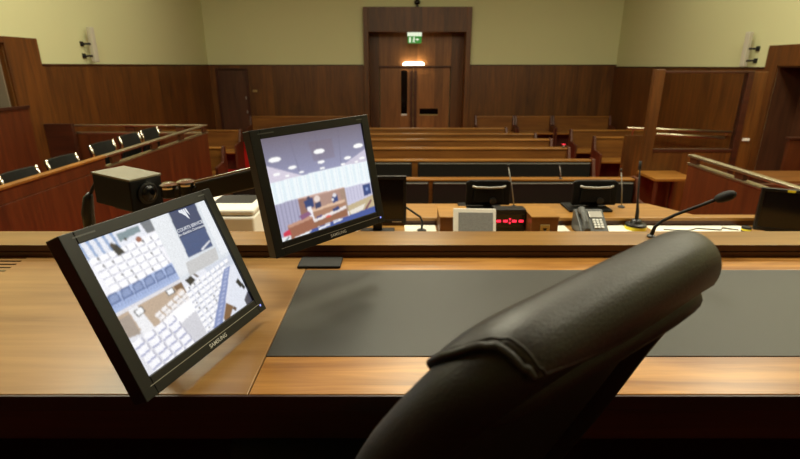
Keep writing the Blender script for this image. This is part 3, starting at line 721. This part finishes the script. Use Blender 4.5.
def display(name, img, w, h, parent, xf):
    H, W, _ = img.shape
    xs = np.linspace(-w/2, w/2, W+1); zs = np.linspace(h/2, -h/2, H+1)
    verts = [tuple(xf @ Vector((x, .0015, z))) for z in zs for x in xs]
    faces = [(j*(W+1)+i, (j+1)*(W+1)+i, (j+1)*(W+1)+i+1, j*(W+1)+i+1) for j in range(H) for i in range(W)]
    me = bpy.data.meshes.new(name); me.from_pydata(verts, [], faces); me.update()
    at = me.color_attributes.new('pixel', 'FLOAT_COLOR', 'CORNER')
    buf = np.ones((H*W, 4, 4), np.float32); buf[:, :, :3] = img.reshape(-1, 1, 3)
    at.data.foreach_set('color', buf.ravel())
    me.materials.append(M['screen'])
    o = bpy.data.objects.new(name, me); COL.objects.link(o)
    o.parent = parent; o.matrix_parent_inverse = world(parent).inverted()
    return o

def text_part(name, s, size, x, z, parent, xf, mat, y=-.0006, shear=0.0):
    cu = bpy.data.curves.new(name, 'FONT'); cu.body = s; cu.size = size; cu.align_x = 'CENTER'; cu.align_y = 'CENTER'; cu.shear = shear; cu.offset = size*.012
    tmp = bpy.data.objects.new(name, cu); COL.objects.link(tmp)
    dg = bpy.context.evaluated_depsgraph_get(); dg.update()
    me = bpy.data.meshes.new_from_object(tmp.evaluated_get(dg)); me.name = name
    bpy.data.objects.remove(tmp)
    me.transform(xf @ Matrix.Translation((x, y, z)) @ Matrix.Rotation(R(90), 4, 'X'))
    me.materials.clear(); me.materials.append(mat)
    o = bpy.data.objects.new(name, me); COL.objects.link(o)
    o.parent = parent; o.matrix_parent_inverse = world(parent).inverted()
    return o

SW, SH = .338, .270
def monitor(label, pos, yaw, tilt, roll, img, base, bl=.028, br=.027, bt=.024, bb=.037):
    xf = Matrix.Translation(Vector(pos)) @ Matrix.Rotation(R(yaw), 4, 'Z') @ Matrix.Rotation(R(tilt), 4, 'X') @ Matrix.Rotation(R(roll), 4, 'Y')
    t = thing('monitor', label, 'monitor', base, 'lit monitors on the judge desk')
    x0, x1, z0, z1 = -SW/2-bl, SW/2+br, -SH/2-bb, SH/2+bt
    f = MB().box(x0, -SW/2, -.005, .03, z0, z1).box(SW/2, x1, -.005, .03, z0, z1).box(-SW/2, SW/2, -.005, .03, SH/2, z1).box(-SW/2, SW/2, -.005, .03, z0, -SH/2)
    fr = f.build('bezel', M['bezel'], t, .0015, xf=xf)
    g = MB()
    g.box(-SW/2-.008, SW/2+.008, -.0058, -.005, -SH/2-.0165, -SH/2-.0153)
    g.build('trim_line', M['silver'], fr, xf=xf)
    text_part('brand_lettering', 'SAMSUNG', .0125, .012, -SH/2-.026, fr, xf, M['key'], -.0056)
    B(-SW/2-.006, -SW/2+.04, -.0054, -.005, SH/2+.0115, SH/2+.0145).build('faint_mark', M['phone'], fr, xf=xf)
    B(SW/2-.02, SW/2+.002, -.0054, -.005, SH/2+.0115, SH/2+.0145).build('faint_mark', M['phone'], fr, xf=xf)
    MB().lathe([(.0, 0), (.003, .0005), (.0, .001)], (x1-.016, -.0052, -SH/2-.02), 10, (0, -1, 0)).build('power_light', M['ledblue'], fr, xf=xf)
    d = display('display', img, SW, SH, t, xf)
    B(x0+.002, x1-.002, .005, .034, z0+.002, z1-.002).build('panel_housing', M['plastic'], t, .004, xf=xf)
    MB().prism([(-.12, -.11), (.12, -.11), (.12, .1), (.09, .12), (-.09, .12), (-.12, .1)], .034, .058, 'Y').build('back_shell', M['plastic'], t, .008, xf=xf)
    return t, xf, d

CAM_Z = 2.2
ta, xa, da = monitor('nearer monitor on the left showing four camera views of white seats', (-.467, .953, CAM_Z-.426), 72.9, -23.6, 1.0, cctv(), (-.5, 1.0, DZ))
# banner lettering and emblem shown in the camera picture
def scr(u, v): return (u-.5)*SW, (.5-v)*SH
x, z = scr(.772, .165); text_part('picture_lettering', 'COURTS SERVICE', .0104, x, z, da, xa, M['text_white'], .0009)
x, z = scr(.77, .20); text_part('picture_lettering', 'An tSeirbhís Chúirteanna', .0082, x, z, da, xa, M['text_white'], .0009)
e = MB()
for (ua, ub, va, vb, vc) in ((.735, .752, .01, .045, .03), (.757, .772, .01, .075, .05), (.777, .79, .01, .105, .08), (.795, .807, .01, .075, .04)):
    xa0, za0 = scr(ua, va); xb0, zb0 = scr(ub, vb); _, zc0 = scr(ub, vc)
    e.prism([(xa0, za0), (xb0, za0), (xb0+.003, zb0), (xa0+.001, zc0)], .0007, .0012, 'Y')
e.build('picture_emblem', M['text_white'], da, xf=xa)
# folded stand of the near monitor: plate on the desk and a strut up to the back
bk = lambda x, y, z: xa @ Vector((x, y, z))
MB().prism([(-.60, .93), (-.50, .90), (-.45, 1.04), (-.55, 1.07)], DZ+.0008, DZ+.014, 'Z').build('stand_base', M['plastic'], ta, .004)
h0 = bk(0, .05, -.06)
MB().tube([(-.565, .975, DZ+.012), (-.575, .98, DZ+.05), h0], [.028, .026, .024], 12).build('stand_neck', M['plastic'], ta, smooth=True)

tb, xb, db = monitor('farther monitor in the middle showing a courtroom with round ceiling lights', (-.214, 1.349, CAM_Z-.303), 45.2, -10.5, -2.1, courtroom(), (-.26, 1.4, DZ))

# monitor arm: clamp pole on the ledge, knuckles, long link to the back of the farther monitor
t = thing('articulated_mount', 'black articulated monitor arm with chrome trim behind the two lit monitors', 'arm', (-.73, 1.64, 1.6235))
MB().lathe([(.05, 0), (.05, .012), (.024, .02), (.02, .16)], (-.73, 1.64, 1.6235), 20).build('clamp_pole', M['plastic'], t)
hub = xb @ Vector((0, .092, .0))
a0, a1 = Vector((-.655, 1.56, 1.812)), Vector((-.44, 1.52, 1.868))
def beam(p, q, w, h):
    d = (q-p).normalized(); s_ = Vector((0,0,1)).cross(d).normalized(); u_ = d.cross(s_)
    return MB().loft([[P_ + s_*w*i + u_*h*j for i, j in ((-1,-1), (1,-1), (1,1), (-1,1))] for P_ in (p, q)])
beam(a0, a1, .018, .030).build('arm_link', M['plastic'], t, .006)
off = Vector((0, 0, .033))
beam(a0.lerp(a1, -.05)+off, a1+off, .012, .004).build('chrome_strip', M['chrome'], t, .002)
beam(a1, hub, .018, .026).build('arm_link', M['plastic'], t, .006)
MB().lathe([(.05, 0), (.05, .012), (.03, .03)], hub, 20, xb.to_3x3() @ Vector((0, -1, 0))).build('mount_plate', M['plastic'], t)
for c in (Vector((-.755, 1.56, 1.79)), Vector((-.695, 1.56, 1.80))):
    MB().lathe([(.022, 0), (.026, .004), (.026, .03), (.02, .036)], c, 20).build('knuckle', M['plastic'], t)
    MB().lathe([(.027, .03), (.03, .036), (.03, .043), (.018, .049), (.006, .05)], c, 12).build('chrome_knob', M['chrome'], t)
beam(Vector((-.755, 1.56, 1.80)), Vector((-.655, 1.56, 1.812)), .014, .014).build('arm_link', M['plastic'], t, .004)
beam(Vector((-.73, 1.64, 1.775)), Vector((-.72, 1.56, 1.795)), .014, .012).build('arm_link', M['plastic'], t, .004)

# box camera on its bracket
t = thing('box_camera', 'black box camera with a beige top behind the nearer monitor', 'camera', (-.88, 1.64, 1.6235))
cx = Matrix.Translation((-.895, 1.58, 1.815)) @ Matrix.Rotation(R(64), 4, 'Z') @ Matrix.Rotation(R(3), 4, 'X')
B(-.058, .058, -.085, .095, -.052, .046).build('body', M['matt_black'], t, .004, xf=cx)
B(-.059, .059, -.087, .096, .046, .053).build('top_cover', M['beige_top'], t, .002, xf=cx)
MB().lathe([(.036, 0), (.036, .006), (.03, .008)], (0, -.085, -.002), 24, (0, -1, 0)).build('lens_ring', M['bezel'], t, xf=cx)
MB().lathe([(.028, 0), (.024, .006), (.012, .010), (0, .011)], (0, -.091, -.002), 24, (0, -1, 0)).build('lens', M['lens'], t, smooth=True, xf=cx)
B(-.03, .03, -.05, .05, -.07, -.052).build('bracket', M['plastic'], t, .004, xf=cx)
MB().tube([(-.89, 1.58, 1.75), (-.89, 1.62, 1.70), (-.88, 1.64, 1.6235)], .014, 10).build('bracket_post', M['plastic'], t)
t = thing('camera_cable', 'braided dark cable with a boot hanging at the back of the box camera', 'cable', (-1.06, 1.62, 1.6235))
MB().tube([(-1.0, 1.625, 1.832), (-1.03, 1.63, 1.83), (-1.05, 1.63, 1.80), (-1.07, 1.63, 1.765), (-1.085, 1.63, 1.71), (-1.085, 1.63, 1.66), (-1.08, 1.63, 1.626)], .006, 8).build('wire', M['rubber'], t, smooth=True)
MB().tube([(-1.06, 1.63, 1.785), (-1.070, 1.63, 1.77), (-1.083, 1.63, 1.715), (-1.086, 1.63, 1.64)], [.009, .016, .02, .019], 12).build('cable_boot', M['plastic'], t, smooth=True)

# ------------------------------------------------------------------ switched-off monitors
def off_monitor(label, x0, x1, y, z0, z1, yaw=0, sticker=False):
    w, h = (x1-x0)/2, (z1-z0)/2
    xf = Matrix.Translation((x0, y, (z0+z1)/2)) @ Matrix.Rotation(R(yaw), 4, 'Z') @ Matrix.Translation((w, 0, 0))
    t = thing('dark_monitor', label, 'monitor', (x0+w, y+.05, ZD), 'switched off monitors on the clerk desk')
    MB().box(-w, -w+.018, -.004, .03, -h, h).box(w-.018, w, -.004, .03, -h, h).box(-w+.018, w-.018, -.004, .03, h-.018, h).box(-w+.018, w-.018, -.004, .03, -h, -h+.024).build('bezel', M['bezel'], t, .002, xf=xf)
    B(-w+.017, w-.017, .001, .028, -h+.023, h-.017).build('dark_screen', M['gloss'], t, xf=xf)
    MB().prism([(-w*.7, -h*.8), (w*.7, -h*.8), (w*.6, h*.7), (-w*.6, h*.7)], .03, .055, 'Y').build('back_shell', M['plastic'], t, .008, xf=xf)
    B(-.03, .03, .035, .06, -(z0+z1)/2+ZD, 0).build('stand_neck', M['plastic'], t, .004, xf=xf)
    B(-.11, .11, -.03, .075, -(z0+z1)/2+ZD, -(z0+z1)/2+ZD+.012).build('stand_base', M['plastic'], t, .004, xf=xf)
    if sticker: B(-w+.13, -w+.17, -.0052, -.004, h-.016, h-.002).build('yellow_sticker', M['yellow'], t, xf=xf)
    else: B(w-.09, w-.03, -.0052, -.004, -h+.008, -h+.014).build('silver_mark', M['silver'], t, xf=xf)
    return t
off_monitor('switched off black monitor just behind the farther lit monitor', -.33, .04, 2.98, 1.245, 1.55)
off_monitor('angled black monitor with a yellow sticker at the right edge', 2.27, 2.645, 2.99, 1.2, 1.475, -24, True)

# ------------------------------------------------------------------ gooseneck microphone on the judge's ledge
t = thing('gooseneck_microphone', 'black gooseneck microphone on the ledge, arching right behind the leather chair', 'microphone', (.89, 1.64, 1.6235))
MB().lathe([(.014, 0), (.014, .006), (.008, .01)], (.89, 1.64, 1.6235), 20).build('base', M['plastic'], t)
gp = [(.89, 1.64, 1.63), (.893, 1.63, 1.665), (.91, 1.62, 1.69), (.95, 1.61, 1.717), (1.01, 1.60, 1.747), (1.065, 1.59, 1.776)]
MB().tube(gp, [.007, .006, .0055, .0055, .0055, .006], 12).build('gooseneck', M['rubber'], t, smooth=True)
d = (Vector((1.112, 1.575, 1.80)) - Vector((1.055, 1.59, 1.772)))
MB().lathe([(.004, 0), (.011, .004), (.016, .018), (.0175, .034), (.016, .05), (.01, .062), (0, .067)], (1.055, 1.59, 1.772), 20, d).build('foam_head', M['rubber'], t, smooth=True)

# ------------------------------------------------------------------ leather chair
CH_AX = Vector((.8125, .583, 0))                     # sideways axis of the chair (left end nearest the camera)
CH_FW = Vector((-.583, .8125, 0))                    # the way the chair faces
CH_C = Vector((.224, .485, 0))                     # below the middle of the head roll
t = thing('executive_chair', 'large black leather judge chair turned away, its padded head roll in front', 'chair', (CH_C.x-.12, CH_C.y+.2, .82))
cxf = Matrix(((CH_AX.x, CH_FW.x, 0, CH_C.x), (CH_AX.y, CH_FW.y, 0, CH_C.y), (0, 0, 1, 0), (0, 0, 0, 1)))   # local x = sideways, y = forward, z = up
def se(c, w, yf, yr, z_axis, n=40, e=3.2, y_axis=None):
    """closed ring: super-ellipse, half width w, forward depth yf, rear depth yr"""
    out = []
    for k in range(n):
        a = 2*PI*k/n; ca, sa = math.cos(a), math.sin(a)
        xx = w * math.copysign(abs(ca)**(2/e), ca); yy = math.copysign(abs(sa)**(2/e), sa) * (yf if sa > 0 else yr)
        out.append(c + Vector((xx, 0, 0)) + y_axis*yy)
    return out
HT = CAM_Z - .253                                  # centre height of the roll
def spline(P, n):
    """Catmull-Rom through the points"""
    P = [Vector(p) for p in P]; Q = [P[0]*2-P[1]] + P + [P[-1]*2-P[-2]]; out = []
    for i in range(1, len(Q)-2):
        for k in range(n):
            t_ = k/n; a, b_, c, d_ = Q[i-1], Q[i], Q[i+1], Q[i+2]
            out.append(.5*((2*b_) + (c-a)*t_ + (2*a-5*b_+4*c-d_)*t_*t_ + (3*b_-a-3*c+d_)*t_**3))
    return out + [P[-1]]
LOOP = [(-.215, .30, -.64), (-.226, .235, -.52), (-.231, .18, -.38), (-.229, .13, -.24), (-.222, .085, -.145), (-.213, .055, -.092), (-.202, .028, -.048), (-.184, .008, -.015), (-.15, .0, -.001),
        (-.08, 0, 0), (0, 0, .001), (.08, 0, .001), (.15, .001, 0), (.194, .007, -.010), (.222, .024, -.038), (.235, .046, -.085), (.239, .085, -.18), (.236, .135, -.32), (.228, .19, -.46), (.215, .26, -.64)]
path = [p + Vector((0, 0, HT + .001 + .065*max(-.2, min(.2, p.x)))) for p in spline(LOOP, 5)]
n_ = len(path)
MB().tube(path, [.037 + (.004*(1-2*i/n_)**2 if i < n_/2 else -.012*max(0, (i-n_*.78)/(n_*.22))) for i in range(n_)], 20).build('back_bolster', M['leather_dull'], t, smooth=True, xf=cxf)
# padded sleeve draped over the top of the loop, its near end an open arch with a welted lip
def frame(kf):
    k = int(kf); f_ = kf-k; p = path[k].lerp(path[min(k+1, n_-1)], f_)
    tg = (path[min(k+2, n_-1)]-path[max(k-1, 0)]).normalized()
    u_ = (Vector((0, 0, 1)) - tg*tg.z).normalized(); return p, u_, tg.cross(u_)
TH0, TH1, NT, NSG = R(-140), R(114), 60, 36
def k_start(q):                                   # the lip lies further along the bend at the front than at the rear
    return float(np.interp(math.degrees(q), (-140, -60, -32, -16, -4, 8, 20, 34, 60, 114), (29.8, 30.4, 31.4, 33.0, 35.0, 36.7, 37.7, 38.2, 38.7, 39.2)))
def slv(q, g, rad):
    kf = k_start(q) + (66.2-k_start(q))*g
    p, u_, w_ = frame(kf); e_ = 1-max(0, g-.93)/.07*.16
    if q > 0: q *= .66+.34*min(1, g/.4)
    return p + (u_*math.cos(q) + w_*math.sin(q))*rad*e_
qs = [TH0 + (TH1-TH0)*i/NT for i in range(NT+1)]
rings = []
for i in range(NSG+1):
    g = i/NSG
    rings.append([slv(q, g, .0435) for q in qs] + [slv(q, g, .0365) for q in reversed(qs)])
MB().loft(rings).build('head_roll', M['leather'], t, smooth=True, xf=cxf)
MB().tube([slv(q, 0, .0415) for q in qs], .0042, 8).build('lip_welt', M['leather'], t, smooth=True, xf=cxf)
MB().tube([slv(q, .035, .0432) for q in qs], .0016, 6).build('lip_seam', M['leather'], t, smooth=True, xf=cxf)
MB().tube([slv(TH1, i/NSG, .040) for i in range(NSG+1)], .0042, 8).build('edge_welt', M['leather'], t, smooth=True, xf=cxf)
# upholstered panel stretched inside the loop: a padded lip just under the roll, then flat
def back_panel(w_in, prof, thick, name, mat):
    rings = []
    for i, (y_, z_, bul) in enumerate(prof):
        ring = []
        for k in range(25):
            a = -1 + 2*k/24; x_ = a*w_in*(.86 if i < 3 else 1) + (.012 if a > 0 else 0)*abs(a)
            bb = bul*(.25+.75*(a+1)/2)*(1-abs(a)**6)
            ring.append(Vector((x_, y_-bb+.02*abs(a)**8, HT+z_+.065*.2*a)))
        for k in range(24, -1, -1):
            a = -1 + 2*k/24
            ring.append(Vector((a*w_in*(.86 if i < 3 else 1), y_+(.02 if i < 4 else thick), HT+z_+.065*.2*a)))
        rings.append(ring)
    MB().loft(rings).build(name, mat, t, smooth=True, xf=cxf)
back_panel(.206, [(.0, -.012, 0), (-.012, -.018, .012), (-.020, -.03, .019), (-.020, -.043, .022), (-.012, -.058, .020), (.004, -.076, .010), (.02, -.10, .003), (.045, -.15, 0), (.09, -.26, 0), (.14, -.38, 0), (.20, -.52, 0), (.255, -.64, 0)], .045, 'back_panel', M['leather_dull'])
# seat and five-star base
MB().loft([se(Vector((0, .53, z)), w, d_, d_, None, 40, 5, Vector((0, 1, 0))) for z, w, d_ in ((1.24, .2, .2), (1.26, .255, .25), (1.30, .265, .26), (1.35, .262, .257), (1.375, .24, .235), (1.38, .12, .12))]).build('seat', M['leather'], t, smooth=True, xf=cxf)
MB().lathe([(.03, 0), (.03, .2), (.02, .2), (.02, .34)], (0, .53, .91), 16).build('gas_column', M['chrome'], t, xf=cxf)
for k in range(5):
    a = 2*PI*k/5 + .3
    dx, dy = math.cos(a), math.sin(a)
    lg = MB().tube([(0, .53, .93), (dx*.15, .53+dy*.15, .925), (dx*.30, .53+dy*.30, .90)], [.028, .022, .016], 10).build('base_leg', M['plastic'], t, xf=cxf)
    MB().lathe([(.027, -.018), (.03, -.01), (.03, .01), (.027, .018)], (dx*.30, .53+dy*.30, .85), 16, (-dy, dx, 0)).build('caster', M['plastic'], lg, xf=cxf)
    MB().tube([(dx*.30, .53+dy*.30, .905), (dx*.30, .53+dy*.30, .852)], .008, 8).build('caster_stem', M['chrome'], lg, xf=cxf)

# ------------------------------------------------------------------ lights: ceiling downlights of the courtroom
def area(name, loc, size, power, col=(.985, .935, .70), rot=(0, 0, 0), shape='DISK', spread=180):
    l = bpy.data.lights.new(name, 'AREA'); l.shape = shape; l.size = size; l.energy = power; l.color = col; l.spread = R(spread)
    o = bpy.data.objects.new(name, l); COL.objects.link(o); o.location = loc; o.rotation_euler = rot
    return o
for y, p in ((2.6, 1.05), (5.2, .9), (7.8, .5), (10.6, .22)):
    for x in (-3.6, .35, 4.3):
        area('ceiling_downlight', (x, y, ZC-.05), 1.1, 115*p*(1.12 if x > 2 else 1.0))
w = bpy.data.worlds.new('room_air'); SC.world = w; w.use_nodes = True
w.node_tree.nodes['Background'].inputs[0].default_value = (.02, .018, .014, 1); w.node_tree.nodes['Background'].inputs[1].default_value = .3

# ------------------------------------------------------------------ camera
cam = bpy.data.cameras.new('camera'); co = bpy.data.objects.new('camera', cam); COL.objects.link(co)
cam.sensor_width = 36; cam.lens = 490/800*36; cam.clip_start = .02; cam.clip_end = 100
co.location = (0, 0, CAM_Z); co.rotation_euler = (PI/2 - math.atan(164/490), 0, 0)
cam.dof.use_dof = True; cam.dof.focus_distance = 1.25; cam.dof.aperture_fstop = 5.0
SC.camera = co
SC.view_settings.view_transform = 'Standard'; SC.view_settings.look = 'None'
SC.view_settings.exposure = 0.0; SC.view_settings.gamma = 1.0; SC.view_settings.use_curve_mapping = False
